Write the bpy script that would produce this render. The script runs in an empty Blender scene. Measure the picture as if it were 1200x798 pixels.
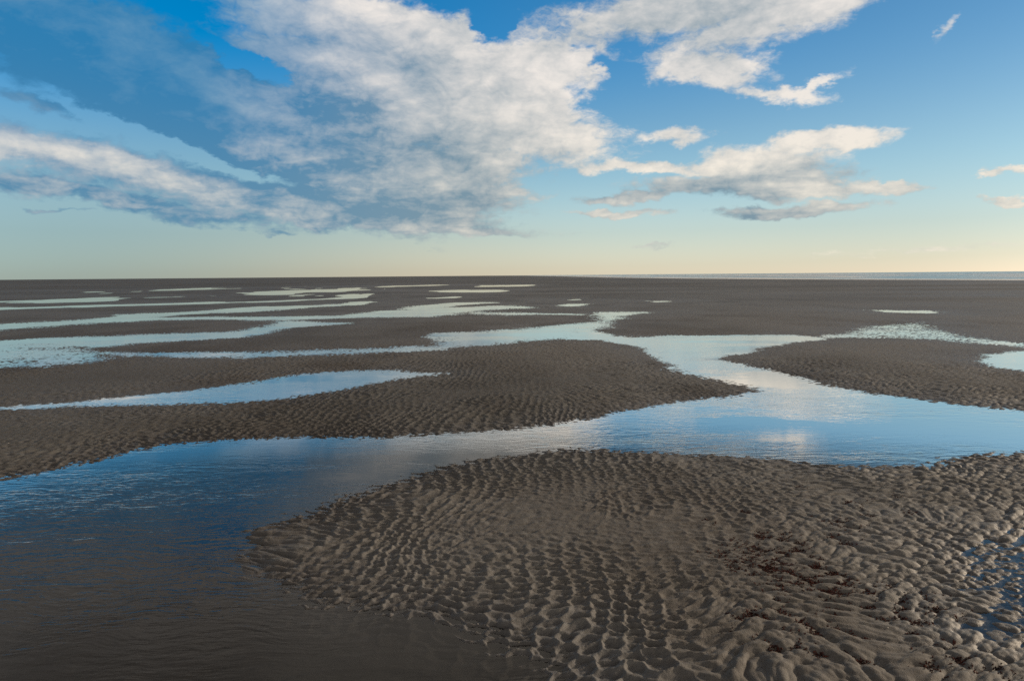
import bpy, math, random
import numpy as np
from mathutils import Vector, Matrix

random.seed(7)
D2R = math.pi / 180.0
S = bpy.context.scene
COL = S.collection
CAM_H = 1.5
SUN_AZ, SUN_EL = 66.0 * D2R, 13.0 * D2R        # azimuth measured from +Y towards +X

# outlines of the water, in metres on the ground (x to the right, y ahead), with depth in metres
WATER = [
    ('main', 0.055, [(-4.238,4.328),(-3.992,4.707),(-3.853,5.006),(-3.697,5.296),(-3.493,5.514),(-3.341,5.81),(-3.101,6.072),(-2.565,6.28),(-1.868,6.358),(-1.217,6.335),(-0.743,6.422),(-0.338,6.497),(-0.007,6.577),(0.424,6.792),(0.796,7.024),(1.173,7.437),(1.515,7.746),(1.918,7.995),(2.315,8.146),(2.727,8.303),(3.082,8.595),(3.067,9.069),(2.75,9.695),(2.494,10.313),(2.496,11.208),(2.602,12.392),(2.618,14.374),(1.956,15.575),(1.095,15.861),(1.635,19.148),(2.432,19.376),(2.478,17.628),(2.734,16.373),(3.452,16.468),(4.194,16.704),(5.633,16.808),(6.863,16.567),(7.212,15.956),(7.269,15.517),(6.756,15.151),(6.119,14.626),(5.212,13.821),(4.258,12.679),(3.734,11.871),(3.938,11.169),(4.22,10.303),(4.327,9.528),(4.32,9.004),(4.512,8.399),(4.857,8.085),(5.144,7.741),(5.601,7.368),(6.123,6.895),(6.779,6.508),(5.988,5.733),(5.013,5.622),(4.232,5.536),(3.779,5.391),(3.334,5.23),(2.979,5.192),(2.617,5.132),(2.379,5.186),(2.185,5.364),(1.94,5.449),(1.576,5.513),(1.25,5.633),(0.896,5.672),(0.544,5.769),(0.173,5.667),(-0.008,5.591),(-0.354,5.417),(-0.671,5.183),(-0.939,4.841),(-1.061,4.687),(-1.179,4.559),(-1.294,4.289),(-1.421,4.107),(-1.538,3.939),(-1.459,3.78),(-1.403,3.553),(-1.324,3.401),(-1.169,3.308),(-0.998,3.164),(-0.907,3.033),(-0.657,2.972),(-0.455,2.913),(-0.259,2.835),(-0.153,2.714),(-0.01,2.627),(0.1,2.545),(0.118,2.431),(0.132,2.152),(0.122,1.644),(-0.152,0.982),(-1.422,0.99),(-2.951,1.674),(-4.282,2.978)]),
    ('main', 0.02, [(-2.218,16.835),(-1.993,18.076),(-1.149,18.349),(0.003,19.108),(0.84,20.32),(2.25,21.64),(2.87,22.9),(2.9,25.65),(3.43,27.35),(4.64,27.81),(5.81,26.98),(4.77,25.37),(3.91,23.45),(3.43,21.38),(2.957,19.641),(2.396,18.182),(2.164,16.899),(1.982,15.47),(1.767,15.633),(0.99,15.765),(-0.001,14.955),(-1.187,14.08),(-1.713,13.608),(-2.515,13.32),(-3.277,13.016),(-4.048,12.863),(-4.828,12.782),(-6.494,12.899),(-7.419,13.101),(-8.24,13.592),(-9.007,14.273),(-9.089,14.7),(-8.45,14.15),(-7.847,13.867),(-6.942,13.8),(-5.216,13.826),(-3.567,14.183),(-2.71,14.369),(-1.864,14.832),(-1.754,15.695)]),
    ('left_pool', 0.035, [(-1.108,10.544),(-1.64,10.816),(-2.337,10.888),(-2.981,10.731),(-3.549,10.216),(-3.939,9.585),(-4.317,9.097),(-4.784,8.787),(-5.274,8.324),(-6.108,8.029),(-6.77,7.85),(-6.596,7.644),(-5.909,7.763),(-5.305,7.968),(-4.851,8.054),(-4.111,8.103),(-3.402,8.126),(-2.886,8.272),(-2.437,8.738),(-2.086,9.412),(-1.572,9.935),(-1.174,10.301)]),
    ('right_pool', 0.05, [(7.949,11.583),(8.617,12.227),(9.593,12.708),(11.061,12.742),(10.644,11.577),(8.761,10.216),(7.675,10.143),(7.501,10.532)]),
    ('thin_pool', 0.05, [(13.94,27.64),(16.52,26.55),(15.3,24.53),(14.43,25.06),(13.94,25.71)]),
    ('right_strip', 0.007, [(6.887,15.446),(8.239,17.051),(10.73,19.76),(12.39,20.47),(11.12,17.55),(10.615,15.86),(10.733,14.234),(10.977,12.462),(10.434,11.839),(10.074,13.352),(9.714,14.052),(9.43,15.014),(8.753,15.488),(7.822,15.573)]),
    ('left_stream', 0.03, [(-14.43,15.97),(-12.7,16.87),(-11.86,17.73),(-10.57,18.04),(-9.34,18.62),(-7.91,18.95),(-7.62,19.61),(-7.6,20.93),(-7.83,22.75),(-8.13,24.34),(-7.52,23.57),(-6.24,22.68),(-5.26,22.35),(-5.1,21.78),(-6.13,21.01),(-6.65,19.88),(-6.613,17.999),(-6.643,17.248),(-7.635,16.576),(-8.633,15.88),(-9.047,14.908),(-9.02,14.44),(-9.737,15.199),(-11.029,15.684),(-11.715,15.548),(-13.367,14.775)]),
    ('left_stream', 0.006, [(-14.43,15.97),(-12.7,16.87),(-11.68,17.47),(-10.044,16.0),(-9.02,14.44),(-8.112,13.435),(-7.599,12.709),(-7.85,12.222),(-8.235,11.67),(-8.682,11.481),(-9.763,10.75)]),
    ('mid_stream', 0.03, [(-17.81,20.91),(-17.32,23.07),(-16.24,24.35),(-16.0,26.39),(-15.8,27.47),(-13.59,26.71),(-10.99,26.41),(-8.71,26.09),(-6.66,26.63),(-6.34,28.22),(-5.96,29.86),(-5.08,30.6),(-4.02,32.27),(-2.76,33.18),(-1.38,33.85),(0.01,34.26),(1.03,32.49),(1.42,32.15),(1.3,31.33),(0.01,30.98),(-1.22,29.81),(-2.06,27.57),(-2.2,26.39),(-3.14,25.16),(-4.19,25.2),(-5.26,25.19),(-6.2,24.81),(-7.97,23.85),(-10.21,24.51),(-12.76,24.7),(-13.71,23.47),(-14.75,22.1),(-15.28,20.32),(-15.64,18.34)]),
    ('mid_stream', 0.03, [(-15.63,26.88),(-16.86,28.52),(-15.95,29.48),(-15.11,30.24),(-14.49,31.62),(-14.16,34.05),(-13.4,35.8),(-12.19,36.59),(-9.54,38.27),(-8.16,37.42),(-8.79,35.24),(-9.81,33.73),(-10.5,31.74),(-11.29,30.14),(-12.62,28.85),(-13.56,28.04),(-13.74,27.01),(-14.75,26.22)]),
    ('bar_stream', 0.03, [(-2.3,28.92),(-1.15,28.07),(0.01,27.44),(2.25,26.73),(2.98,26.38),(2.9,25.1),(2.14,25.48),(0.01,26.07),(-1.32,26.55)]),
    ('loop_stream', 0.03, [(-5.23,30.63),(-5.29,34.77),(-4.86,35.49),(-3.95,38.29),(-2.41,38.81),(-0.32,39.12),(-0.36,37.54),(-1.8,36.37),(-2.77,34.3),(-3.2,32.12),(-4.26,31.08)]),
    ('loop_stream', 0.03, [(-3.17,38.13),(-4.13,41.57),(-5.59,43.67),(-5.8,46.67),(-4.79,48.23),(-3.1,50.14),(-2.89,47.73),(-4.23,45.42),(-4.88,44.6),(-3.6,41.45),(-2.63,38.49)]),
    ('upper_stream', 0.03, [(-30.57,36.0),(-28.71,38.33),(-25.86,38.87),(-23.45,40.23),(-20.66,41.4),(-18.08,43.55),(-15.06,45.27),(-12.92,49.4),(-13.28,54.73),(-13.5,61.8),(-14.1,70.8),(-12.3,67.2),(-11.0,55.25),(-9.79,46.8),(-8.35,41.13),(-8.04,36.85),(-8.84,35.44),(-9.59,37.71),(-9.87,42.16),(-11.12,45.78),(-13.97,41.95),(-16.59,39.94),(-19.09,38.24),(-21.78,37.36),(-23.79,35.75),(-25.47,33.99),(-26.6,31.31)]),
    ('far_stream', 0.03, [(-38.64,45.54),(-36.3,48.5),(-33.8,50.9),(-30.19,51.85),(-28.0,53.9),(-26.7,51.37),(-28.94,49.71),(-32.05,48.22),(-33.25,44.42),(-34.71,40.9)]),
    ('far_pool_a', 0.03, [(-53.7,80.9),(-52.3,85.8),(-47.6,84.9),(-42.2,75.4),(-45.8,75.1),(-49.4,74.8)]),
    ('far_pool_b', 0.03, [(-24.6,54.9),(-22.8,55.6),(-21.15,51.12),(-22.52,50.89)]),
    ('far_pool_c', 0.03, [(-27.9,65.8),(-25.9,67.1),(-23.8,61.6),(-25.7,61.1)]),
    ('far_pool_d', 0.03, [(-34.4,91.2),(-35.5,102.0),(-31.7,103.1),(-25.5,82.7),(-27.6,79.2),(-30.3,81.2)]),
    ('far_pool_e', 0.03, [(-20.1,68.2),(-24.5,87.5),(-24.4,98.1),(-19.9,91.3),(-15.9,78.8),(-16.2,72.4),(-16.7,67.0),(-17.5,64.1)]),
    ('far_pool_f', 0.03, [(-19.45,55.77),(-17.27,57.07),(-15.99,52.6),(-18.13,52.34)]),
    ('far_pool_g', 0.03, [(0.54,41.78),(1.62,42.72),(1.53,40.42),(0.62,40.08)]),
    ('far_pool_h', 0.03, [(2.85,42.73),(4.84,42.86),(4.63,40.54),(2.79,40.41)]),
    ('far_pool_i', 0.03, [(1.94,34.28),(2.92,35.74),(4.1,35.18),(3.84,33.24),(3.42,32.05),(2.24,32.44)]),
    ('far_pool_j', 0.03, [(7.8,38.22),(9.82,38.27),(9.24,36.21),(7.51,36.35)]),
    ('puddles', 0.004, [(2.391,3.531),(2.679,3.715),(2.962,3.837),(3.365,3.966),(3.393,3.602),(2.471,2.589),(2.12,2.533),(2.037,2.646),(1.952,2.648),(1.942,2.763),(2.108,2.87),(2.149,3.012),(2.088,3.099),(2.219,3.205),(2.402,3.318)]),
]


# the shore of the open sea: everything on the seaward side of this line is water
SHORE = [(400.0, -260.0), (150.0, 20.0), (85.9, 114.9), (81.2, 130.2), (74.9, 150.2), (67.4, 180.2), (58.4, 233.7), (53.3, 355.2), (56.9, 754.2), (60.0, 2500.0), (-300.0, 9000.0), (9000.0, 9000.0), (9000.0, -260.0)]


# ------------------------------------------------------------------ helpers
def tag(o, label, cat, kind=None, group=None):
    o['label'] = label
    o['category'] = cat
    if kind: o['kind'] = kind
    if group: o['group'] = group
    return o


def mesh_from(name, verts, quads, mat, attrs=None, smooth=True, up_facing=True):
    """verts (n,3) float, quads (m,4) int -> one linked mesh object"""
    if up_facing:
        a, b, c = (np.asarray(verts)[quads[:, k], :2] for k in (0, 1, 2))
        u, v = b - a, c - a
        if np.median(np.sign(u[:, 0] * v[:, 1] - u[:, 1] * v[:, 0])) < 0: quads = quads[:, ::-1]
    me = bpy.data.meshes.new(name)
    n, m = len(verts), len(quads)
    me.vertices.add(n)
    me.vertices.foreach_set('co', np.ascontiguousarray(verts, np.float32).ravel())
    k = quads.shape[1]
    me.loops.add(m * k)
    me.loops.foreach_set('vertex_index', np.ascontiguousarray(quads, np.int32).ravel())
    me.polygons.add(m)
    me.polygons.foreach_set('loop_start', np.arange(0, m * k, k, dtype=np.int32))
    me.polygons.foreach_set('loop_total', np.full(m, k, np.int32))
    me.update(calc_edges=True)
    me.polygons.foreach_set('use_smooth', np.full(m, smooth, bool))
    for an, av in (attrs or {}).items():
        a = me.attributes.new(an, 'FLOAT', 'POINT')
        a.data.foreach_set('value', np.ascontiguousarray(av, np.float32).ravel())
    me.materials.append(mat)
    o = bpy.data.objects.new(name, me)
    COL.objects.link(o)
    return o


def hash2(ix, iy, seed):
    h = (ix.astype(np.int64) * 374761393 + iy.astype(np.int64) * 668265263 + seed * 982451653) & 0xFFFFFFFF
    h = ((h ^ (h >> 13)) * 1274126177) & 0xFFFFFFFF
    h = (h ^ (h >> 16)) & 0xFFFFFF
    return (h / float(0xFFFFFF)).astype(np.float32)


def vnoise(x, y, seed=0):
    """smooth value noise, 0..1"""
    fx, fy = np.floor(x), np.floor(y)
    tx, ty = (x - fx).astype(np.float32), (y - fy).astype(np.float32)
    tx = tx * tx * tx * (tx * (tx * 6 - 15) + 10)
    ty = ty * ty * ty * (ty * (ty * 6 - 15) + 10)
    ix, iy = fx.astype(np.int32), fy.astype(np.int32)
    a, b = hash2(ix, iy, seed), hash2(ix + 1, iy, seed)
    c, d = hash2(ix, iy + 1, seed), hash2(ix + 1, iy + 1, seed)
    return (a + (b - a) * tx) * (1 - ty) + (c + (d - c) * tx) * ty


def fbm(x, y, oct=3, seed=0, gain=0.5):
    v, a, s = 0.0, 1.0, 0.0
    for i in range(oct):
        c, sn = math.cos(0.6 * i), math.sin(0.6 * i)
        v = v + a * vnoise((x * c - y * sn) * 2 ** i + 17.3 * i, (x * sn + y * c) * 2 ** i + 9.1 * i, seed + i)
        s += a
        a *= gain
    return v / s


def sstep(a, b, x):
    t = np.clip((x - a) / (b - a), 0, 1)
    return t * t * (3 - 2 * t)


def sdf(poly, x, y):
    """signed distance to a closed outline, positive inside (metres)"""
    P = np.asarray(poly, np.float64)
    Q = np.roll(P, -1, 0)
    best = np.full(x.shape, 1e18)
    ins = np.zeros(x.shape, bool)
    for (ax, ay), (bx, by) in zip(P, Q):
        ex, ey = bx - ax, by - ay
        L = ex * ex + ey * ey + 1e-12
        t = np.clip(((x - ax) * ex + (y - ay) * ey) / L, 0, 1)
        dx, dy = x - ax - t * ex, y - ay - t * ey
        best = np.minimum(best, dx * dx + dy * dy)
        if ay != by:
            cr = (ay > y) != (by > y)
            ins ^= cr & (x < ax + (y - ay) * ex / (by - ay))
    d = np.sqrt(best)
    return np.where(ins, d, -d)


# ------------------------------------------------------------------ the polar sheet of the tidal flat
def radii():
    r = [1.15]
    while r[-1] < 7000:
        q = r[-1]
        if q < 5: d = 0.0085
        elif q < 19: d = 0.0085 * q / 5
        elif q < 60: d = 0.0323 * (q / 19) ** 2
        else: d = 0.32 * (q / 60) ** 2
        r.append(q + min(d, 0.12 * q))
    while (len(r) - 1) % 4: r.append(r[-1] * 1.05)
    return np.array(r)


def azims():
    fine = np.arange(-46.0, 46.0001, 0.08) * D2R
    side = np.geomspace(0.08, 6, 40)
    side = np.cumsum(side)
    side = side[side < 180 - 46] * D2R
    a = np.concatenate([-(46 * D2R + side[::-1]), fine, 46 * D2R + side])
    while (len(a) - 1) % 4: a = np.append(a, a[-1] + 1.0 * D2R)
    return a


RR, AA = radii(), azims()
NR, NA = len(RR), len(AA)
R_, A_ = np.meshgrid(RR, AA, indexing='ij')
X = (R_ * np.sin(A_)); Y = (R_ * np.cos(A_))
cR, cA = RR[::4], AA[::4]
cRR, cAA = np.meshgrid(cR, cA, indexing='ij')
cX, cY = cRR * np.sin(cAA), cRR * np.cos(cAA)

# signed distances on the coarse sheet; shores wander a little
wx = cX + 0.10 * cRR / 8 * (fbm(cX * 1.3, cY * 1.3, 3, 41) - 0.5) * 2
wy = cY + 0.10 * cRR / 8 * (fbm(cX * 1.3, cY * 1.3, 3, 51) - 0.5) * 2
wy = wy + 0.055 * cRR * sstep(25, 60, cRR) * (fbm(cX * 0.11, cY * 0.05, 3, 57) - 0.5) * 2
rag = (fbm(cX * 0.42, cY * 0.16, 3, 58) - 0.5) * 2
bodies, base, shore = {}, None, None
poke = np.zeros_like(cX)                                      # where ripples stand out of a thin film of water
wl = 0.85 * np.clip(cRR / 7, 0.8, 40)                         # how gently the banks rise
rise = 0.052 * np.clip(9 / cRR, 0.32, 1.0)
for name, depth, poly in WATER + [('sea', 0.6, SHORE)]:
    s = sdf(poly, wx, wy) - (0.5 * np.maximum(cRR - 10, 0) ** 2 / 1200 * (name != 'sea'))
    if name != 'sea': s = s + 0.05 * cRR * sstep(26, 55, cRR) * rag
    bodies[name] = np.maximum(bodies[name], s) if name in bodies else s
    if depth < 0.01: poke = np.maximum(poke, sstep(-0.3, 0.3, s / np.clip(cRR / 7, 0.8, 6)))
    wd = wl * (4 if name == 'sea' else 0.3 if depth < 0.01 else 1.0)
    b = np.where(s > 0, -depth * (1 - np.exp(-np.maximum(s, 0) / wd)), rise * (1 - np.exp(np.minimum(s, 0) / wl)))
    base = b if base is None else np.minimum(base, b)
    shore = s if shore is None else np.maximum(shore, s)
# thin broken wet streaks of the far flat
s = (fbm(cX * 0.10 + 3.3, cY * 0.060, 4, 77) - 0.655) * 22
s = s - 60 * (1 - sstep(34, 46, cRR)) - 60 * sstep(110, 190, cRR) - 60 * sstep(0.02, 0.16, cX / np.maximum(cY, 1))
s = s - 60 * (np.abs(cAA) > 1.3)
bodies['streaks'] = s
base = np.minimum(base, np.where(s > 0, -0.03 * (1 - np.exp(-np.maximum(s, 0) / wl)), rise * (1 - np.exp(np.minimum(s, 0) / wl))))
shore = np.maximum(shore, s)
big = fbm(cX * 0.16, cY * 0.09, 3, 5) - 0.45
base = base + np.clip(-shore / (2 * wl), 0, 1) * big * 0.06 * np.clip(12 / cRR, 0.4, 1)


def up(c):
    """coarse -> fine (each coarse cell is 4 x 4 fine ones, even in radius and azimuth index)"""
    t = np.arange(NR) / 4.0; i = np.minimum(t.astype(int), c.shape[0] - 2); f = (t - i)[:, None]
    c = c[i] * (1 - f) + c[i + 1] * f
    t = np.arange(NA) / 4.0; i = np.minimum(t.astype(int), c.shape[1] - 2); f = (t - i)[None, :]
    return (c[:, i] * (1 - f) + c[:, i + 1] * f).astype(np.float32)


Z = up(base)
PK = up(poke)
SH = up(shore)                                                # + in the water, - on the sand
RF = R_.astype(np.float32)


def scales(x, y, seed, cell, aniso, rot, mode):
    """bedforms: mode 'mound' = overlapping rounded scales with a steep lee; 'pit' = hollows between sharp crests"""
    c, s = math.cos(rot), math.sin(rot)
    u = (x * c + y * s) / cell
    v = (-x * s + y * c) / (cell * aniso)
    iu, iv = np.floor(u).astype(np.int32), np.floor(v).astype(np.int32)
    best = np.full(x.shape, -9.0 if mode == 'mound' else 9.0, np.float32)
    sec = best.copy()
    for du in (-1, 0, 1):
        for dv in (-2, -1, 0, 1):
            gu, gv = iu + du, iv + dv
            pu = u - (gu + 0.27 + 0.46 * hash2(gu, gv, seed))
            pv = v - (gv + 0.5 * (gu % 2) + 0.02 + 0.46 * hash2(gu, gv, seed + 1))
            if mode == 'mound':
                am = 0.65 + 0.55 * hash2(gu, gv, seed + 2)
                pv2 = np.where(pv > 0, pv * 0.85, pv * 1.35)  # gentle back, steep front
                q = am * (1.0 - (pu * pu * 0.8 + pv2 * pv2) * 2.6)
                best = np.maximum(best, q.astype(np.float32))
            else:
                q = np.sqrt(pu * pu + pv * pv).astype(np.float32)
                sec = np.minimum(sec, np.maximum(q, best))
                best = np.minimum(best, q)
    if mode == 'mound':
        return np.clip(best, -0.25, 2)
    ridge = 1 - np.clip((sec - best) * 2.2, 0, 1)
    return 0.55 * np.clip(best * 1.25, 0, 1) + 0.45 * ridge ** 1.3


# only the rows where ripples are geometry
nr = int(np.searchsorted(RR, 45.0))
x, y = X[:nr].astype(np.float32), Y[:nr].astype(np.float32)
w1 = fbm(x * 1.1, y * 1.1, 2, 11) - 0.5
w2 = fbm(x * 1.1, y * 1.1, 2, 21) - 0.5
w3 = fbm(x * 5.0, y * 5.0, 2, 31) - 0.5
w4 = fbm(x * 5.0, y * 5.0, 2, 36) - 0.5
w5 = fbm(x * 13, y * 13, 2, 33) - 0.5
w6 = fbm(x * 13, y * 13, 2, 38) - 0.5
px = x + 0.42 * w1 + 0.060 * w3 + 0.012 * w5
py = y + 0.42 * w2 + 0.060 * w4 + 0.012 * w6
mound = scales(px, py, 101, 0.094, 0.78, 0.35, 'mound')
pit = scales(px, py, 201, 0.100, 0.64, -0.10, 'pit')
fine = scales(px * 1.02 + 3, py * 1.02, 301, 0.047, 0.60, 0.2, 'mound')


def crested(rot, lam, warp, sharp):
    """long linked crests with a gentle back and a steep lee"""
    c, q = math.cos(rot), math.sin(rot)
    ph = (py * c - px * q + warp) / lam
    t = ph - np.floor(ph)
    return np.where(t < sharp, (t / sharp) ** 1.4, 1 - sstep(sharp, 1.0, t)).astype(np.float32)


brk = sstep(0.30, 0.62, fbm(px * 7 + 5, py * 4, 2, 43))
crest = crested(0.16, 0.092, 0.05 * w3, 0.72)
lines = crested(-0.12 + 0.0 * 1, 0.098, 0.08 * w4 + 0.02 * w6, 0.76) * (0.35 + 0.65 * brk)
diag = crested(0.55, 0.105, 0.08 * w3 + 0.02 * w5, 0.76) * (0.35 + 0.65 * brk)

mix = sstep(0.35, 0.65, fbm(x * 0.55 + 3.1, y * 0.55, 2, 61) + 0.16 * np.clip((x - 0.6) / 1.5, -1, 1))
field = (mound * 0.62 + diag * 0.42 - 0.22) * mix + (pit * 0.72 + lines * 0.42 - 0.42) * (1 - mix)
field = field + 0.26 * (fine - 0.4)
s = SH[:nr]; r = RF[:nr]
sc = np.clip(r / 7, 0.8, 6)
edge = 1 - sstep(0.35, 1.9, -s / sc)                          # 1 near water, 0 on top of the banks
patch = fbm(x * 0.9, y * 0.9, 2, 71)
calm = 0.45 + 0.55 * sstep(0.36, 0.60, fbm(x * 0.33 + 9, y * 0.30, 2, 73))
farther = sstep(6.5, 9.5, r)
amp = (0.0065 - 0.0015 * farther + 0.0225 * (1 - 0.22 * farther) * (1 - farther + farther * calm) * np.maximum(edge, 0.75 * sstep(0.48, 0.7, patch)))
near = sstep(3.9, 3.0, r) * sstep(-0.6, 0.4, x)
amp = np.maximum(amp, 0.028 * near)
amp = np.maximum(amp, 0.022 * sstep(0.3, 1.6, x) * sstep(7.0, 4.5, r)) * np.clip(13 / r, 0.65, 1)
amp = np.maximum(amp, 0.017 * PK[:nr])
under = sstep(-0.05, 0.45, s / sc) * (1 - PK[:nr])
rip = 0.88 * amp * (field - 0.12) * (1 - under) + under * 0.016 * (crest - 0.5)
fade = 1 - sstep(24, 44, r)
rip = rip * fade
grain = (fbm(x * 22, y * 22, 2, 81) - 0.5) * 0.0042 * (1 - sstep(5, 11, r)) * (1 - 0.6 * under)
Z[:nr] += (rip + grain).astype(np.float32)
LOD = np.ones_like(Z); LOD[:nr] = 1 - fade

verts = np.stack([X, Y, Z], -1).reshape(-1, 3)
idx = np.arange(NR * NA, dtype=np.int32).reshape(NR, NA)
quads = np.stack([idx[:-1, :-1], idx[:-1, 1:], idx[1:, 1:], idx[1:, :-1]], -1).reshape(-1, 4)[:, ::-1]


# ------------------------------------------------------------------ node helpers
class NT:
    def __init__(self, tree):
        self.t = tree; self.n = tree.nodes; self.l = tree.links

    def new(self, typ, ins=None, **kw):
        nd = self.n.new(typ)
        for k, v in kw.items(): setattr(nd, k, v)
        for k, v in (ins or {}).items(): self.set(nd, k, v)
        return nd

    def set(self, nd, k, v):
        sock = nd.inputs[k]
        if isinstance(v, bpy.types.NodeSocket): self.l.new(v, sock)
        elif isinstance(v, bpy.types.Node): self.l.new(v.outputs[0], sock)
        else: sock.default_value = v

    def math(self, op, a, b=None, c=None, clamp=False):
        nd = self.n.new('ShaderNodeMath'); nd.operation = op; nd.use_clamp = clamp
        self.set(nd, 0, a)
        if b is not None: self.set(nd, 1, b)
        if c is not None: self.set(nd, 2, c)
        return nd.outputs[0]

    def vec(self, op, a, b=None, scale=None):
        nd = self.n.new('ShaderNodeVectorMath'); nd.operation = op
        self.set(nd, 0, a)
        if b is not None: self.set(nd, 1, b)
        if scale is not None: self.set(nd, 'Scale', scale)
        return nd.outputs['Value'] if op in ('LENGTH', 'DOT_PRODUCT', 'DISTANCE') else nd.outputs[0]

    def ramp(self, v, a, b, lo=0.0, hi=1.0, smooth=True):
        nd = self.n.new('ShaderNodeMapRange'); nd.interpolation_type = 'SMOOTHSTEP' if smooth else 'LINEAR'
        nd.clamp = True
        self.set(nd, 0, v); self.set(nd, 1, a); self.set(nd, 2, b); self.set(nd, 3, lo); self.set(nd, 4, hi)
        return nd.outputs[0]

    def mix(self, f, a, b, mode='MIX'):
        nd = self.n.new('ShaderNodeMix'); nd.data_type = 'RGBA'; nd.blend_type = mode
        self.set(nd, 0, f); self.set(nd, 6, a); self.set(nd, 7, b)
        return nd.outputs[2]

    def mix_f(self, f, a, b):
        return self.math('ADD', a, self.math('MULTIPLY', f, self.math('SUBTRACT', b, a)))

    def noise(self, vec, scale, detail=2.0, rough=0.5, dist=0.0, lac=2.0):
        nd = self.n.new('ShaderNodeTexNoise')
        self.set(nd, 'Vector', vec); self.set(nd, 'Scale', scale); self.set(nd, 'Detail', detail)
        self.set(nd, 'Roughness', rough); self.set(nd, 'Distortion', dist); self.set(nd, 'Lacunarity', lac)
        return nd.outputs[0]

    def mapping(self, vec, loc=(0, 0, 0), rot=(0, 0, 0), scale=(1, 1, 1), typ='POINT'):
        nd = self.n.new('ShaderNodeMapping'); nd.vector_type = typ
        self.set(nd, 'Vector', vec); self.set(nd, 'Location', loc); self.set(nd, 'Rotation', rot); self.set(nd, 'Scale', scale)
        return nd.outputs[0]


def material(name):
    m = bpy.data.materials.new(name); m.use_nodes = True
    nt = NT(m.node_tree); nt.n.clear()
    return m, nt, nt.new('ShaderNodeOutputMaterial')


# ------------------------------------------------------------------ sand
def sand_material():
    m, t, out = material('wet_sand')
    g = t.new('ShaderNodeNewGeometry'); P = g.outputs['Position']
    lod = t.new('ShaderNodeAttribute', attribute_name='lod').outputs['Fac']
    wet = t.new('ShaderNodeAttribute', attribute_name='wet').outputs['Fac']
    n1 = t.noise(P, 0.55, 4, 0.55)
    n2 = t.noise(P, 9.0, 4, 0.6)
    n3 = t.noise(P, 420.0, 2, 0.7)
    bars = t.noise(t.mapping(P, scale=(0.022, 0.075, 1)), 1.0, 5, 0.6)
    c = t.mix(t.ramp(n1, 0.3, 0.7), (0.132, 0.118, 0.106, 1), (0.168, 0.154, 0.140, 1))
    c = t.mix(t.ramp(n2, 0.35, 0.75, 0, 0.55), c, (0.100, 0.087, 0.076, 1))
    n4 = t.noise(P, 130.0, 3, 0.75)
    c = t.mix(t.ramp(n4, 0.30, 0.72, 0.0, 0.55), c, (0.079, 0.068, 0.057, 1))
    c = t.mix(t.ramp(n3, 0.35, 0.7, 0, 0.6), c, (0.201, 0.192, 0.177, 1))
    sp = t.noise(P, 160.0, 0, 0.5)
    c = t.mix(t.ramp(sp, 0.74, 0.79, 0, 0.7), c, (0.036, 0.029, 0.027, 1))   # shell and coal specks
    c = t.mix(t.math('MULTIPLY', lod, t.ramp(bars, 0.38, 0.64)), c, (0.063, 0.062, 0.065, 1))
    c = t.mix(t.math('MULTIPLY', t.new('ShaderNodeAttribute', attribute_name='bank_shade').outputs['Fac'], 0.62), c, (0.066, 0.064, 0.060, 1))   # dimmer light on the left bank, painted into the sand colour
    filmc = t.new('ShaderNodeAttribute', attribute_name='film').outputs['Fac']
    c = t.mix(t.math('MULTIPLY', filmc, 0.6), c, (0.220, 0.221, 0.218, 1))   # lighter grey near the water
    c = t.mix(t.math('MULTIPLY', wet, 0.68), c, (0.057, 0.049, 0.047, 1))
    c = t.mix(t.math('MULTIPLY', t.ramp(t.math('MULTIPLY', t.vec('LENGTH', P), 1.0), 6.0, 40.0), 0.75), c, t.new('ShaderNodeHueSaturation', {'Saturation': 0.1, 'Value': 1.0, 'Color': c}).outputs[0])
    rough = t.math('SUBTRACT', 0.78, t.math('MULTIPLY', wet, 0.15))
    film = t.new('ShaderNodeAttribute', attribute_name='film').outputs['Fac']
    film = t.math('MAXIMUM', film, t.math('MULTIPLY', lod, t.ramp(bars, 0.55, 0.36, 0.0, 1.6)))
    rough = t.math('SUBTRACT', rough, t.math('MULTIPLY', film, 0.06))
    rough = t.math('ADD', rough, t.ramp(n2, 0.3, 0.7, -0.08, 0.08))
    # fine grain near, and the ripples of the far flat which are below the size of the mesh there
    b1 = t.new('ShaderNodeBump', {'Strength': 0.8, 'Distance': 0.0022, 'Height': t.math('ADD', t.noise(P, 300.0, 2, 0.6), t.math('MULTIPLY', t.noise(P, 55.0, 3, 0.6), 1.5))})
    far = t.noise(t.mapping(P, rot=(0, 0, 0.3), scale=(5.0, 8.0, 5.0)), 1.0, 3, 0.55)
    b2 = t.new('ShaderNodeBump', {'Strength': t.math('MULTIPLY', lod, 0.6), 'Distance': 0.035, 'Height': far, 'Normal': b1})
    p = t.new('ShaderNodeBsdfPrincipled', {'Base Color': c, 'Roughness': rough, 'Normal': b2,
              'Specular IOR Level': t.math('ADD', t.math('ADD', 0.22, t.math('MULTIPLY', film, 0.08)), t.math('MULTIPLY', wet, 0.2))})
    t.l.new(p.outputs[0], out.inputs[0])
    return m


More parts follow.
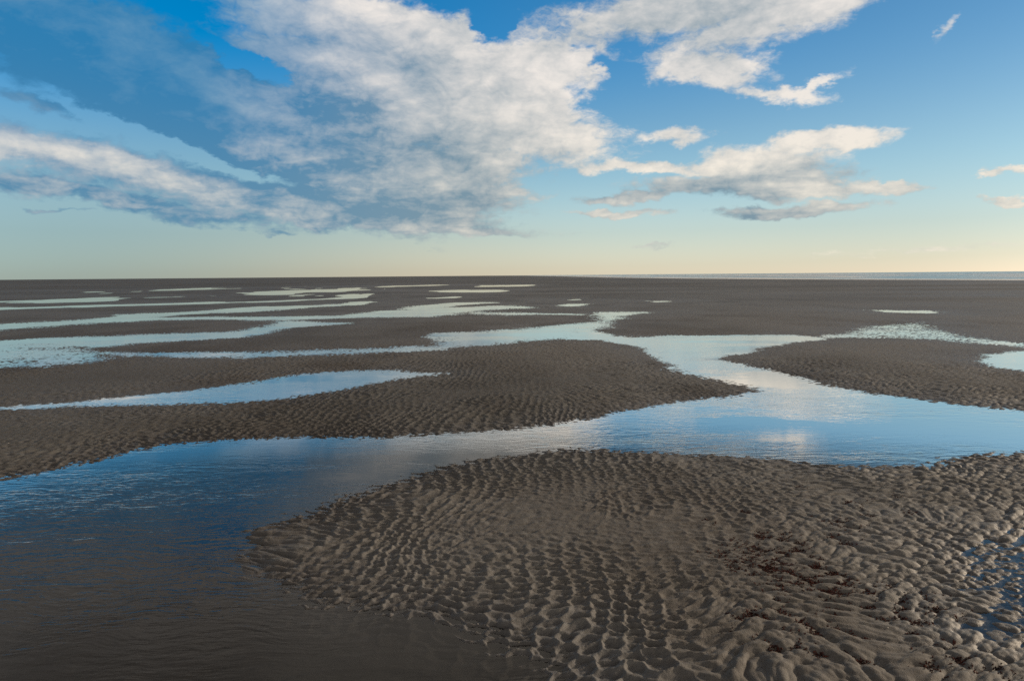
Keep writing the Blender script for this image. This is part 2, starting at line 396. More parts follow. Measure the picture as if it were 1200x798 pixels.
# ------------------------------------------------------------------ water
def water_material(name, wind=1.0, tint=(0.80, 0.79, 0.76)):
    m, t, out = material(name)
    g = t.new('ShaderNodeNewGeometry'); P = g.outputs['Position']
    warp = t.vec('ADD', P, t.vec('SCALE', t.new('ShaderNodeTexNoise', {'Vector': P, 'Scale': 2.2, 'Detail': 2.0}).outputs['Color'], scale=0.22))
    a = t.noise(t.mapping(warp, rot=(0, 0, -0.16), scale=(8.0, 30.0, 1)), 1.0, 2, 0.5)
    b = t.noise(t.mapping(warp, rot=(0, 0, 0.5), scale=(18.0, 52.0, 1)), 1.0, 2, 0.5)
    c = t.noise(t.mapping(P, rot=(0, 0, 0.1), scale=(1.2, 3.2, 1)), 1.0, 2, 0.5)
    d = t.noise(t.mapping(warp, rot=(0, 0, -0.16), scale=(3.4, 12.5, 1)), 1.0, 1, 0.4)
    gust = t.ramp(t.noise(t.mapping(P, rot=(0, 0, 0.2), scale=(0.30, 0.85, 1)), 1.0, 3, 0.55), 0.38, 0.62, 0.10, 1.0)
    hgt = t.math('ADD', t.math('ADD', a, t.math('MULTIPLY', d, 0.9)), t.math('ADD', t.math('MULTIPLY', b, 0.45), t.math('MULTIPLY', c, 0.6)))
    bump = t.new('ShaderNodeBump', {'Strength': 1.0, 'Distance': t.math('MULTIPLY', gust, 0.0021 * wind), 'Height': hgt})
    fr = t.new('ShaderNodeFresnel', {'IOR': 1.333, 'Normal': bump})
    gl = t.new('ShaderNodeBsdfGlossy', {'Color': (1.0, 0.975, 0.93, 1), 'Roughness': 0.03, 'Normal': bump})
    tr = t.new('ShaderNodeBsdfTransparent', {'Color': t.mix(t.ramp(t.new('ShaderNodeAttribute', attribute_name='depth').outputs['Fac'], 0.0, 0.055, smooth=False), (0.97, 0.97, 0.96, 1), tint + (1,))})
    fr = t.math('MAXIMUM', t.math('MINIMUM', fr, 0.84), t.ramp(fr, 0.175, 0.298, 0.0, 0.84))                              # mirror raised above plain Fresnel to brighten reflections at grazing angles
    mx = t.new('ShaderNodeMixShader', {0: fr, 1: tr.outputs[0], 2: gl.outputs[0]})
    t.l.new(mx.outputs[0], out.inputs[0])
    return m


sand = sand_material()
wetv = sstep(0.034, -0.004, Z) * 0.85 * (1 - 0.55 * sstep(-0.008, -0.04, Z))
film = np.exp(np.minimum(SH, 0) / (0.9 * np.clip(RF / 7, 0.8, 6))) * sstep(0.25, 0.6, fbm((X * 0.7).astype(np.float32), (Y * 0.5).astype(np.float32), 2, 88) + 0.25 * sstep(1.0, 2.2, X) * sstep(7, 4, RF))
bank_shade = sstep(0.25, 0.75, fbm((X * 0.22).astype(np.float32), (Y * 0.20).astype(np.float32), 3, 99) + 0.45 * sstep(0.05, -0.45, A_ + 0.10 * (fbm((X * 0.4).astype(np.float32), (Y * 0.4).astype(np.float32), 2, 98) - 0.5))) * sstep(4.0, 6.0, RF) * (1 - 0.4 * sstep(14, 30, RF))
ground = mesh_from('beach', verts, quads, sand, {'lod': LOD, 'wet': wetv, 'film': film, 'bank_shade': bank_shade})
tag(ground, 'rippled grey brown sand of the wide tidal flat at low tide', 'beach', 'structure')

water = water_material('channel_water')
LABELS = {
    'main': ('channel_water', 'broad shallow channel winding round the rippled sand in front', 'channel'),
    'left_pool': ('pool_water', 'long leaf shaped blue pool on the sand bank at left', 'pool'),
    'right_pool': ('pool_water', 'bright smooth pool cut off by the right edge of the photo', 'pool'),
    'thin_pool': ('pool_water', 'thin bright straight pool alone on the flat at right, below the sea', 'pool'),
    'right_strip': ('runnel_water', 'glittering film of water among ripples behind the right sand bank', 'runnel'),
    'left_stream': ('stream_water', 'wide stream with a rippled shallow entering at the left edge', 'stream'),
    'mid_stream': ('stream_water', 'long forked stream running across the flat behind the first stream at left', 'stream'),
    'bar_stream': ('runnel_water', 'narrow straight runnel leading to the top of the broad channel', 'runnel'),
    'loop_stream': ('runnel_water', 'small hooked runnel in the middle of the far flat', 'runnel'),
    'upper_stream': ('stream_water', 'thin stream from the left edge ending in a wide wiggle', 'stream'),
    'far_stream': ('stream_water', 'hair thin stream at the far left, above the wiggling stream', 'stream'),
    'far_pool_a': ('pool_water', 'faint sliver of water farthest to the left near the horizon', 'pool'),
    'far_pool_b': ('pool_water', 'short bright sliver just above the long thin stream at left', 'pool'),
    'far_pool_c': ('pool_water', 'faint short sliver of water above the short bright sliver at left', 'pool'),
    'far_pool_d': ('pool_water', 'thin sliver of water close under the horizon, left of the branching pool', 'pool'),
    'far_pool_e': ('pool_water', 'branching bright pool behind the wide wiggle of the thin stream', 'pool'),
    'far_pool_f': ('pool_water', 'short sliver of water left of the wide wiggle', 'pool'),
    'far_pool_g': ('pool_water', 'left one of two tiny slivers of water in the middle of the far flat', 'pool'),
    'far_pool_h': ('pool_water', 'right one of two tiny slivers of water in the middle of the far flat', 'pool'),
    'far_pool_i': ('pool_water', 'small bright pool above the tip of the broad channel', 'pool'),
    'far_pool_j': ('pool_water', 'thin sliver of water right of centre on the smooth far sand', 'pool'),
    'streaks': ('sheet_water', 'thin broken streaks of water scattered over the far flat at left', 'water'),
    'puddles': ('puddle_water', 'blue puddles between sand mounds in the lower right corner', 'puddle'),
}
names = list(LABELS)
st = np.stack([bodies[n] for n in names])                    # (bodies, coarse rows, coarse cols)
own = st.argmax(0); val = st.max(0)
ci = np.arange(cX.size, dtype=np.int32).reshape(cX.shape)
cq = np.stack([ci[:-1, 1:], ci[:-1, :-1], ci[1:, :-1], ci[1:, 1:]], -1).reshape(-1, 4)[:, ::-1]
qv = val.ravel()[cq].max(1); qo = own.ravel()[cq[:, 0]]
qw = wl.ravel()[cq[:, 0]]
cv = np.stack([cX, cY, np.zeros_like(cX)], -1).reshape(-1, 3)
keep_all = qv > -0.55 * qw
for k, n in enumerate(names):
    q = cq[keep_all & (qo == k)]
    if not len(q) or bodies[n].max() <= 0: continue
    u, inv = np.unique(q, return_inverse=True)
    nm, lab, cat = LABELS[n]
    o = mesh_from(nm, cv[u], inv.reshape(-1, 4)[:, ::-1], water, {'depth': np.maximum(-base, 0).ravel()[u]})
    tag(o, lab, cat, 'structure')

# ------------------------------------------------------------------ the sea with its surf
def sea():
    az = np.arange(-8, 100, 0.10) * D2R
    r = [70.0]
    while r[-1] < 7000: r.append(r[-1] * (1.012 if r[-1] < 900 else 1.08))
    r = np.array(r)
    rr, aa = np.meshgrid(r, az, indexing='ij')
    x, y = rr * np.sin(aa), rr * np.cos(aa)
    s = sdf(SHORE, x, y)                                       # metres offshore
    wob = (fbm(x * 0.012, y * 0.012, 3, 91) - 0.5) * 40
    d = s + wob
    ph = d / 27.0
    saw = ph - np.floor(ph)
    crest = np.exp(-((saw - 0.5) / 0.13) ** 2)
    brk = fbm(x * 0.02 + 7, y * 0.02, 3, 95)
    a = 0.42 * sstep(2, 40, s) * (0.35 + 0.9 * brk) * (1 - 0.75 * sstep(300, 900, s))
    z = 0.01 + a * crest + 0.05 * (fbm(x * 0.2, y * 0.2, 2, 97) - 0.5) * sstep(0, 30, s)
    foam = sstep(0.38, 0.48, saw) * (1 - sstep(0.62, 0.92, saw)) * sstep(0.16, 0.36, brk) * (1 - sstep(110, 330, s)) * sstep(4, 15, s)
    foam = np.maximum(foam, 1 - sstep(3.0, 8.0, np.abs(s - 4 + wob * 0.06) * 0.7))
    i = np.arange(x.size, dtype=np.int32).reshape(x.shape)
    q = np.stack([i[:-1, :-1], i[1:, :-1], i[1:, 1:], i[:-1, 1:]], -1).reshape(-1, 4)[:, ::-1]
    q = q[s.ravel()[q].max(1) > -3]
    u, inv = np.unique(q, return_inverse=True)
    m, t, out = material('sea_water')
    g = t.new('ShaderNodeNewGeometry'); P = g.outputs['Position']
    f = t.new('ShaderNodeAttribute', attribute_name='foam').outputs['Fac']
    f = t.math('MULTIPLY', f, t.ramp(t.noise(t.mapping(P, rot=(0, 0, -0.07), scale=(0.12, 0.02, 1)), 1.0, 3, 0.6), 0.30, 0.42), clamp=True)
    b = t.new('ShaderNodeBump', {'Strength': 1.0, 'Distance': 0.14, 'Height': t.noise(t.mapping(P, scale=(1, 0.6, 1)), 0.5, 4, 0.55)})
    w = t.new('ShaderNodeBsdfPrincipled', {'Base Color': (0.05, 0.062, 0.064, 1), 'Roughness': 0.2, 'IOR': 1.333, 'Normal': b})
    fo = t.new('ShaderNodeBsdfPrincipled', {'Base Color': (0.82, 0.83, 0.83, 1), 'Roughness': 0.9})
    mx = t.new('ShaderNodeMixShader', {0: f, 1: w.outputs[0], 2: fo.outputs[0]})
    t.l.new(mx.outputs[0], out.inputs[0])
    o = mesh_from('sea', np.stack([x, y, z], -1).reshape(-1, 3)[u], inv.reshape(-1, 4)[:, ::-1], m, {'foam': foam.ravel()[u]})
    tag(o, 'strip of open sea with lines of white surf under the horizon at right', 'sea', 'structure')


sea()


# ------------------------------------------------------------------ seaweed scraps caught in the hollows
def ground_z(gx, gy):
    rr = np.hypot(gx, gy); aa = np.arctan2(gx, gy)
    i = np.clip(np.searchsorted(RR, rr) - 1, 0, NR - 2); j = np.clip(np.searchsorted(AA, aa) - 1, 0, NA - 2)
    fi = (rr - RR[i]) / (RR[i + 1] - RR[i]); fj = (aa - AA[j]) / (AA[j + 1] - AA[j])
    return (Z[i, j] * (1 - fi) * (1 - fj) + Z[i + 1, j] * fi * (1 - fj) + Z[i, j + 1] * (1 - fi) * fj + Z[i + 1, j + 1] * fi * fj)


def seaweed():
    rg = np.random.default_rng(5)
    cl = [(1.36, 3.47, 0.13, 0.18, 340), (1.37, 3.13, 0.16, 0.12, 340), (1.23, 3.34, 0.09, 0.1, 240), (1.52, 3.64, 0.07, 0.11, 160), (1.48, 3.13, 0.1, 0.09, 180), (2.27, 4.33, 0.14, 0.16, 120), (1.86, 3.76, 0.1, 0.12, 140), (1.79, 2.88, 0.15, 0.1, 220), (1.67, 2.45, 0.08, 0.05, 120), (1.12, 2.78, 0.08, 0.07, 120), (1.22, 3.65, 0.19, 0.22, 80), (1.46, 2.74, 0.21, 0.16, 180), (1.15, 2.61, 0.2, 0.15, 120)]
    pts = []
    for cx, cy, sx, sy, n in cl:
        k = n * 6
        m = max(4, n // 14)                                     # tufts
        tx, ty = cx + rg.normal(0, sx, m), cy + rg.normal(0, sy, m)
        w = rg.integers(0, m, k)
        gx = tx[w] + rg.normal(0, 0.028, k); gy = ty[w] + rg.normal(0, 0.028, k)
        z = ground_z(gx, gy)
        zl = np.stack([ground_z(gx + 0.07 * math.cos(a), gy + 0.07 * math.sin(a)) for a in np.arange(0, 6.28, 0.785)]).mean(0)
        o = np.argsort(z - zl + rg.normal(0, 0.004, k))[:n]    # the lowest spots
        pts += list(zip(gx[o], gy[o]))
    V, Q = [], []
    for gx, gy in pts:
        L = rg.uniform(0.005, 0.018); w = rg.uniform(0.0012, 0.0035); a = rg.uniform(0, 6.283)
        seg = 4; bend = rg.normal(0, 0.7)
        x, y, th = gx, gy, a
        b = len(V)
        for k in range(seg + 1):
            nx, ny = -math.sin(th), math.cos(th)
            ww = w * (1 - abs(k / seg - 0.45) * 1.2)
            z = float(ground_z(np.array([x]), np.array([y]))[0]) + 0.001 + 0.003 * math.sin(k * 1.9 + a) ** 2
            tw = rg.normal(0, 0.0012)
            V += [(x + nx * ww, y + ny * ww, z + 0.0006 + tw), (x - nx * ww, y - ny * ww, z + 0.0006 - tw),
                  (x - nx * ww, y - ny * ww, z - 0.0006 - tw), (x + nx * ww, y + ny * ww, z - 0.0006 + tw)]
            x += L / seg * math.cos(th); y += L / seg * math.sin(th); th += bend * 0.6 + rg.normal(0, 0.3)
        for k in range(seg):
            c = b + 4 * k
            for e in range(4):
                Q.append((c + e, c + (e + 1) % 4, c + 4 + (e + 1) % 4, c + 4 + e))
        Q.append((b, b + 3, b + 2, b + 1)); c = b + 4 * seg; Q.append((c, c + 1, c + 2, c + 3))
    m, t, out = material('seaweed')
    n = t.noise(t.new('ShaderNodeNewGeometry').outputs['Position'], 40.0, 2)
    c = t.mix(t.ramp(n, 0.35, 0.65), (0.035, 0.012, 0.010, 1), (0.110, 0.035, 0.026, 1))
    p = t.new('ShaderNodeBsdfPrincipled', {'Base Color': c, 'Roughness': 0.8, 'Specular IOR Level': 0.15})
    t.l.new(p.outputs[0], out.inputs[0])
    o = mesh_from('seaweed', np.array(V), np.array(Q, np.int32), m, smooth=False, up_facing=False)
    tag(o, 'dark red scraps of seaweed caught in hollows of the sand at lower right', 'seaweed', 'stuff')


seaweed()


def shells():
    """small pale bits of broken shell strewn over the near sand"""
    rg = np.random.default_rng(11)
    V, Q = [], []
    for _ in range(260):
        rr = 2.2 + 6.5 * rg.random() ** 1.6; a = rg.uniform(-0.75, 0.8)
        gx, gy = rr * math.sin(a), rr * math.cos(a)
        z = float(ground_z(np.array([gx]), np.array([gy]))[0])
        if z < 0.004: continue
        R = rg.uniform(0.0022, 0.0065); th = rg.uniform(0, 6.28); cut = rg.uniform(2.5, 5.5)
        b = len(V); n = 7
        tx, ty = rg.normal(0, 0.3, 2)
        for lay in (0, 1):
            for k in range(n):
                u = th + cut * k / (n - 1); r1 = R * rg.uniform(0.8, 1.1)
                dx, dy = r1 * math.cos(u), r1 * 0.75 * math.sin(u)
                V.append((gx + dx, gy + dy, z + 0.0012 + dx * tx + dy * ty - 0.0012 * lay))
            V.append((gx, gy, z + 0.0026 - 0.0012 * lay))
        for k in range(n - 1):
            Q.append((b + k, b + k + 1, b + n, b + n)); Q.append((b + n + 1 + k + 1, b + n + 1 + k, b + 2 * n + 1, b + 2 * n + 1))
            Q.append((b + k + 1, b + k, b + n + 1 + k, b + n + 2 + k))
    Q = [q if q[2] != q[3] else (q[0], q[1], q[2]) for q in Q]
    me = bpy.data.meshes.new('shell_litter'); me.from_pydata(V, [], Q)
    m, t, out = material('shell')
    n = t.noise(t.new('ShaderNodeNewGeometry').outputs['Position'], 60.0, 2)
    p = t.new('ShaderNodeBsdfPrincipled', {'Base Color': t.mix(t.ramp(n, 0.4, 0.6), (0.50, 0.46, 0.40, 1), (0.16, 0.15, 0.15, 1)), 'Roughness': 0.5})
    t.l.new(p.outputs[0], out.inputs[0]); me.materials.append(m)
    o = bpy.data.objects.new('shell_litter', me); COL.objects.link(o)
    tag(o, 'tiny pale and grey bits of broken shell strewn over the near sand', 'shells', 'stuff')


shells()

# ------------------------------------------------------------------ sky, clouds and sun
# the clouds: azimuth, elevation, half width, half height (radians), tilt, thickness, brightness
CLOUDS = [
    (-0.4, 0.225, 0.3416, 0.0641, -0.349, 1.3, -0.05),
    (-0.531, 0.268, 0.1982, 0.062, -0.209, 1.25, -0.15),
    (-0.238, 0.164, 0.2202, 0.0793, -0.314, 1.5, 0.06),
    (-0.525, 0.229, 0.1551, 0.031, -0.227, 1.15, -0.12),
    (-0.299, 0.335, 0.132, 0.0295, -0.14, 0.85, 0.45),
    (-0.2, 0.27, 0.1282, 0.0533, -0.262, 1.2, 0.36),
    (-0.314, 0.237, 0.0771, 0.0318, -0.314, 1.0, 0.25),
    (-0.152, 0.33, 0.1413, 0.0388, -0.175, 1.2, 0.55),
    (-0.232, 0.352, 0.0797, 0.0217, -0.087, 0.9, 0.75),
    (-0.118, 0.245, 0.1439, 0.0769, -0.14, 1.3, 0.5),
    (-0.312, 0.288, 0.0987, 0.0367, -0.262, 0.9, 0.34),
    (-0.421, 0.201, 0.112, 0.0208, -0.314, 1.0, -0.05),
    (-0.16, 0.222, 0.0428, 0.0377, -0.436, 0.9, 0.85),
    (-0.063, 0.295, 0.0723, 0.0478, -0.175, 1.1, 0.55),
    (0.015, 0.257, 0.0909, 0.0768, -0.175, 1.4, 0.95),
    (0.082, 0.283, 0.066, 0.0536, 0.349, 1.0, 1.0),
    (0.069, 0.194, 0.0971, 0.0388, -0.087, 1.1, 0.9),
    (-0.047, 0.172, 0.0977, 0.0579, -0.0, 1.0, 0.65),
    (-0.12, 0.125, 0.1456, 0.0424, -0.14, 1.15, 0.28),
    (-0.308, 0.108, 0.1346, 0.0296, -0.14, 1.1, 0.1),
    (-0.455, 0.129, 0.3283, 0.032, -0.157, 1.0, 0.28),
    (-0.582, 0.157, 0.1115, 0.0166, -0.14, 0.75, 0.5),
    (-0.532, 0.1, 0.2387, 0.0166, -0.14, 1.0, 0.12),
    (-0.194, 0.075, 0.2265, 0.0143, -0.07, 1.2, 0.45),
    (-0.097, 0.061, 0.1104, 0.0073, -0.017, 1.1, 0.35),
    (0.002, 0.119, 0.0492, 0.0119, -0.087, 0.8, 0.6),
    (-0.595, 0.205, 0.0628, 0.0104, -0.175, 0.8, 0.5),
    (0.239, 0.349, 0.2259, 0.0315, 0.07, 1.2, 0.42),
    (0.381, 0.327, 0.1908, 0.0288, 0.175, 1.2, 0.9),
    (0.274, 0.27, 0.0839, 0.0251, -0.14, 1.2, 0.95),
    (0.357, 0.232, 0.0796, 0.0105, -0.209, 0.75, 0.95),
    (0.414, 0.236, 0.0506, 0.0071, 0.279, 0.7, 0.95),
    (0.422, 0.169, 0.0811, 0.0159, -0.0, 1.3, 0.85),
    (0.23, 0.192, 0.0716, 0.0123, -0.087, 0.9, 0.85),
    (0.338, 0.147, 0.0978, 0.0244, -0.0, 1.15, 0.95),
    (0.311, 0.121, 0.1499, 0.0192, -0.0, 1.3, 0.22),
    (0.403, 0.112, 0.0777, 0.0121, -0.035, 1.2, 0.6),
    (0.493, 0.11, 0.0684, 0.0084, -0.035, 1.1, 0.55),
    (0.393, 0.086, 0.1048, 0.0111, 0.052, 1.3, 0.35),
    (0.196, 0.15, 0.1236, 0.0104, -0.052, 1.0, 0.85),
    (0.17, 0.109, 0.0692, 0.0094, -0.0, 1.2, 0.3),
    (0.148, 0.089, 0.0795, 0.006, -0.035, 1.1, 0.6),
    (0.553, 0.286, 0.0347, 0.0073, 0.524, 0.5, 0.9),
    (0.632, 0.116, 0.027, 0.0058, -0.0, 1.0, 0.9),
    (0.615, 0.083, 0.0245, 0.0039, -0.0, 0.95, 0.9),
    (0.209, 0.04, 0.0296, 0.0036, -0.0, 0.6, 0.4),
    (0.538, 0.028, 0.1365, 0.0074, 0.052, 0.5, 0.95),
    (-0.578, 0.079, 0.0522, 0.003, -0.035, 0.6, 0.1),
    (-0.332, 0.061, 0.0444, 0.0046, -0.035, 0.7, 0.1),
    (-0.358, 0.276, 0.0468, 0.0152, -0.489, -1.5, 0),
    (-0.44, 0.325, 0.0345, 0.0094, -0.175, -0.5, 0),
    (-0.02, 0.346, 0.024, 0.0244, 0.611, -1.1, 0),
    (-0.418, 0.161, 0.1436, 0.0096, -0.314, -1.1, 0),
    (0.124, 0.287, 0.0416, 0.0128, -0.524, -0.7, 0),
]



def cloud_field():
    tree = bpy.data.node_groups.new('cloud_field', 'ShaderNodeTree')
    tree.interface.new_socket('Vector', in_out='INPUT', socket_type='NodeSocketVector')
    tree.interface.new_socket('cover', in_out='OUTPUT', socket_type='NodeSocketFloat')
    tree.interface.new_socket('tone', in_out='OUTPUT', socket_type='NodeSocketFloat')
    t = NT(tree)
    aw = t.new('NodeGroupInput').outputs[0]
    cov = shd = wgt = None
    for a, e, sa, se, rot, wt, sh in sorted(CLOUDS, key=lambda q: q[5] < 0):
        d = t.vec('LENGTH', t.mapping(aw, loc=(a, e, 0), rot=(0, 0, rot), scale=(sa, se, 1), typ='TEXTURE'))
        g = t.ramp(d, 1.45, 0.15, 0.0, wt)
        if wt < 0:                                            # a gap torn in the layer
            cov = t.math('MAXIMUM', t.math('ADD', cov, g), 0.0)
            continue
        cov = g if cov is None else t.math('MAXIMUM', t.math('MULTIPLY_ADD', g, 0.35, cov), g)
        wgt = g if wgt is None else t.math('ADD', wgt, g)
        gs = t.math('MULTIPLY', g, sh)
        shd = gs if shd is None else t.math('ADD', shd, gs)
    out = t.new('NodeGroupOutput')
    t.set(out, 0, cov); t.set(out, 1, t.math('DIVIDE', shd, t.math('MAXIMUM', wgt, 0.05)))
    return tree


def sky_grade(t, sky, az, el):
    """the clear sky: paler at the horizon, deeper and cooler above and away from the sun"""
    away = t.ramp(az, -0.65, 0.65, 1.0, 0.0)
    high = t.ramp(el, 0.0, 0.33)
    sat = t.math('ADD', 0.55, t.math('MULTIPLY', high, t.mix_f(away, 0.60, 0.90)))
    val = t.math('MULTIPLY', t.ramp(el, 0.0, 0.10, 1.03, 1.08), t.math('MULTIPLY', t.mix_f(away, t.mix_f(high, 0.93, 1.06), 1.02), t.math('ADD', 1.0, t.math('MULTIPLY', t.math('MULTIPLY', away, high), 0.9))))
    glow = t.math('MULTIPLY', t.math('MULTIPLY', t.ramp(az, -0.60, -0.05), t.ramp(az, 0.60, 0.05)), t.ramp(el, 0.22, 0.02))
    val = t.math('MULTIPLY', val, t.math('MULTIPLY_ADD', glow, 0.30, 1.0))
    c = t.new('ShaderNodeHueSaturation', {'Saturation': sat, 'Value': val, 'Color': sky}).outputs[0]
    low = t.mix(t.ramp(az, -0.65, -0.08, 1.0, 0.0), (1.0, 0.935, 0.86, 1), (0.80, 0.98, 1.06, 1))
    return t.mix(1.0, c, t.mix(t.ramp(el, 0.0, 0.16), low, (0.84, 1.0, 0.95, 1)), 'MULTIPLY')


def world():
    w = bpy.data.worlds.new('World'); S.world = w; w.use_nodes = True
    t = NT(w.node_tree); t.n.clear()
    out = t.new('ShaderNodeOutputWorld')
    sky = t.new('ShaderNodeTexSky', sky_type='NISHITA', sun_disc=False, sun_elevation=SUN_EL, sun_rotation=SUN_AZ,
                altitude=0, air_density=0.9, dust_density=0.15, ozone_density=3.0)
    STR = 0.10
    tc = t.new('ShaderNodeTexCoord').outputs['Generated']
    sx = t.new('ShaderNodeSeparateXYZ', {0: tc})
    dx, dy, dz = sx.outputs
    zz = t.math('MAXIMUM', dz, 0.0)
    az = t.math('ARCTAN2', dx, dy)
    el = t.math('ARCSINE', t.math('MINIMUM', zz, 1.0))
    skyc = sky_grade(t, sky, az, el)
    # the cloud layer, seen in perspective: direction over height
    inv = t.math('DIVIDE', 1.0, t.math('ADD', zz, 0.10))
    plane = t.vec('SCALE', tc, scale=inv)
    sp = t.new('ShaderNodeSeparateXYZ', {0: plane})
    pl = t.new('ShaderNodeCombineXYZ', {0: sp.outputs[0], 1: sp.outputs[1], 2: t.math('MULTIPLY', zz, 2.0)}).outputs[0]
    ae = t.new('ShaderNodeCombineXYZ', {0: az, 1: el, 2: 0.0}).outputs[0]
    # ragged outlines: the lookup of the big shapes is pushed about by noise
    wn = t.new('ShaderNodeTexNoise', {'Vector': t.mapping(ae, scale=(1, 1.8, 1)), 'Scale': 12.0, 'Detail': 5.0, 'Roughness': 0.62}).outputs['Color']
    wv = t.vec('MULTIPLY', t.vec('SUBTRACT', wn, (0.5, 0.5, 0.5)), (0.15, 0.05, 0.0))
    aw = t.vec('ADD', ae, wv)

    grp = cloud_field()
    g1 = t.new('ShaderNodeGroup', node_tree=grp); t.set(g1, 0, aw)
    g2 = t.new('ShaderNodeGroup', node_tree=grp); t.set(g2, 0, t.vec('ADD', aw, (0.035, 0.035, 0.0)))   # a step towards the sun
    cov, shd = g1.outputs[0], g1.outputs[1]
    side = t.math('SUBTRACT', cov, g2.outputs[0])
    # the rest of the sky, behind the camera and overhead
    rest = t.math('MAXIMUM', t.ramp(t.math('ABSOLUTE', az), 0.75, 1.0), t.ramp(t.math('DIVIDE', el, t.math('MAXIMUM', t.math('COSINE', az), 0.3)), 0.374, 0.398))
    rest = t.math('MULTIPLY', rest, t.math('SUBTRACT', 1.0, t.math('MULTIPLY', t.math('MULTIPLY', t.ramp(az, 0.36, 0.52), t.ramp(az, 1.2, 1.0)), t.ramp(el, 0.75, 0.55))))
    cov = t.math('MAXIMUM', cov, t.math('MULTIPLY', rest, 1.0))
    shd = t.mix_f(rest, shd, 0.12)
    # detail
    streak = t.mapping(ae, rot=(0, 0, 0.13), scale=(1.0, 2.6, 1))
    n1 = t.noise(pl, 1.3, 8, 0.58, 0.3)
    off = t.vec('ADD', pl, (0.20 * math.sin(SUN_AZ), 0.12 * math.cos(SUN_AZ), 0.06))
    n1s = t.noise(off, 1.3, 3, 0.55, 0.3)
    n2 = t.noise(streak, 20.0, 8, 0.60, 0.5)
    n = t.math('ADD', t.math('MULTIPLY', n1, 0.6), t.math('MULTIPLY', n2, 0.4))
    den = t.math('ADD', cov, t.math('MULTIPLY', t.math('SUBTRACT', n, 0.5), 1.7))
    crisp = t.math('SUBTRACT', t.noise(t.mapping(ae, rot=(0, 0, 0.10), scale=(1, 1.7, 1)), 62.0, 6, 0.62, 0.6), 0.5)
    den = t.math('MULTIPLY_ADD', crisp, 0.75, den)
    alpha = t.ramp(den, 0.16, 0.88)
    alpha = t.math('MULTIPLY', alpha, t.ramp(cov, 0.0, 0.14))
    lit = t.math('MULTIPLY', t.math('SUBTRACT', n1, n1s), 1.5)
    bill = t.math('ABSOLUTE', t.math('SUBTRACT', t.noise(t.mapping(ae, scale=(1, 1.5, 1)), 17.0, 6, 0.55, 0.6), 0.5))
    bil2 = t.math('ABSOLUTE', t.math('SUBTRACT', t.noise(t.mapping(ae, rot=(0, 0, 0.15), scale=(1, 1.7, 1)), 7.0, 5, 0.55, 0.8), 0.5))
    lump = t.math('MULTIPLY', t.math('SUBTRACT', bil2, 0.09), 1.1)
    puff = t.math('ADD', t.math('MULTIPLY', t.math('SUBTRACT', n2, 0.5), 0.75), t.math('MULTIPLY', t.math('SUBTRACT', bill, 0.09), 1.5))
    b = t.math('ADD', shd, t.math('ADD', lit, t.math('ADD', puff, t.math('MULTIPLY_ADD', crisp, 0.55, lump))))
    b = t.math('ADD', b, t.math('MULTIPLY', side, 0.30))
    low = t.ramp(el, 0.0, 0.30, 1.0, 0.0)
    dark = t.mix(t.ramp(az, -0.42, 0.0), t.mix(low, (0.030, 0.205, 0.43, 1), (0.13, 0.28, 0.40, 1)), (0.20, 0.30, 0.37, 1))
    lightc = t.mix(low, (0.88, 0.82, 0.76, 1), (0.94, 0.85, 0.70, 1))
    lightc = t.mix(t.math('MULTIPLY', t.ramp(az, -0.20, -0.44), t.ramp(el, 0.14, 0.22)), lightc, (0.17, 0.34, 0.50, 1))
    cc = t.mix(t.ramp(b, -0.15, 1.25, smooth=False), dark, lightc)
    tone = t.mix(1.0, t.mix(t.ramp(n1, 0.35, 0.7), (0.24, 0.23, 0.22, 1), (0.45, 0.425, 0.39, 1)), t.mix(t.ramp(az, -0.6, 0.7), (0.62, 0.62, 0.64, 1), (2.0, 1.85, 1.65, 1)), 'MULTIPLY')
    tone = t.vec('SCALE', tone, scale=t.ramp(el, 0.37, 0.70, 1.70, 0.36))  # unseen upper sky dimmed towards the zenith to make the light more directional
    cc = t.mix(rest, cc, tone)
    cc = t.vec('SCALE', cc, scale=1.0 / STR)
    col = t.mix(t.math('MULTIPLY', alpha, 0.96), skyc, cc)
    bg = t.new('ShaderNodeBackground', {'Color': col, 'Strength': STR})
    t.l.new(bg.outputs[0], out.inputs[0])


world()

sun = bpy.data.lights.new('sun', 'SUN')
sun.energy = 3.6; sun.angle = 2.5 * D2R; sun.color = (1.0, 0.80, 0.58)
so = bpy.data.objects.new('sun', sun); COL.objects.link(so)
sd = Vector((math.sin(SUN_AZ) * math.cos(SUN_EL), math.cos(SUN_AZ) * math.cos(SUN_EL), math.sin(SUN_EL)))
so.rotation_euler = (-sd).to_track_quat('-Z', 'Y').to_euler()
so.location = sd * 50

# ------------------------------------------------------------------ camera
cam = bpy.data.cameras.new('camera'); co = bpy.data.objects.new('camera', cam); COL.objects.link(co)
cam.sensor_width = 36.0; cam.lens = 24.0; cam.clip_start = 0.05; cam.clip_end = 20000
pitch, roll = math.atan(76.2 / 800), 0.48 * D2R
f = Vector((0, math.cos(pitch), -math.sin(pitch))); r0 = Vector((1, 0, 0)); u0 = Vector((0, math.sin(pitch), math.cos(pitch)))
rv = r0 * math.cos(roll) - u0 * math.sin(roll); uv = u0 * math.cos(roll) + r0 * math.sin(roll)
co.matrix_world = Matrix(((rv.x, uv.x, -f.x, 0), (rv.y, uv.y, -f.y, 0), (rv.z, uv.z, -f.z, CAM_H), (0, 0, 0, 1)))
S.camera = co

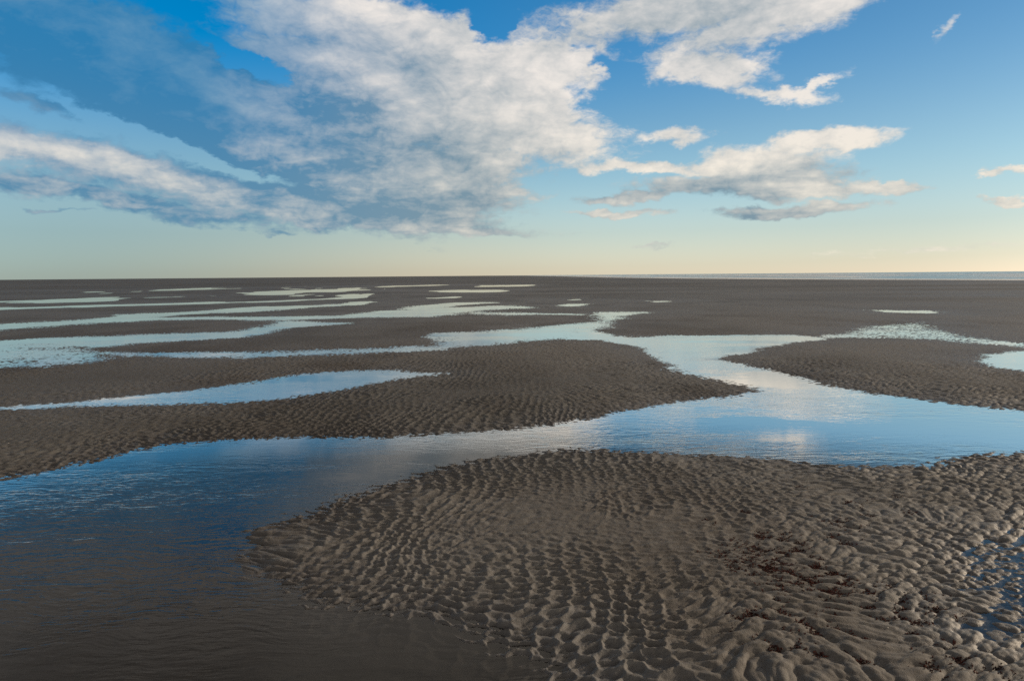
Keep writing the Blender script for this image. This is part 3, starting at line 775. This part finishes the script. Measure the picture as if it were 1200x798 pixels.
S.view_settings.view_transform = 'Standard'
S.view_settings.look = 'None'
S.view_settings.exposure = 0.0
S.view_settings.gamma = 1.0
S.view_settings.use_curve_mapping = False
S.render.engine = 'CYCLES'
S.cycles.max_bounces = 6
S.cycles.transparent_max_bounces = 8
S.cycles.caustics_reflective = False
S.cycles.caustics_refractive = False
S.cycles.sample_clamp_indirect = 0.8
S.cycles.sample_clamp_direct = 3.0
S.cycles.use_denoising = False
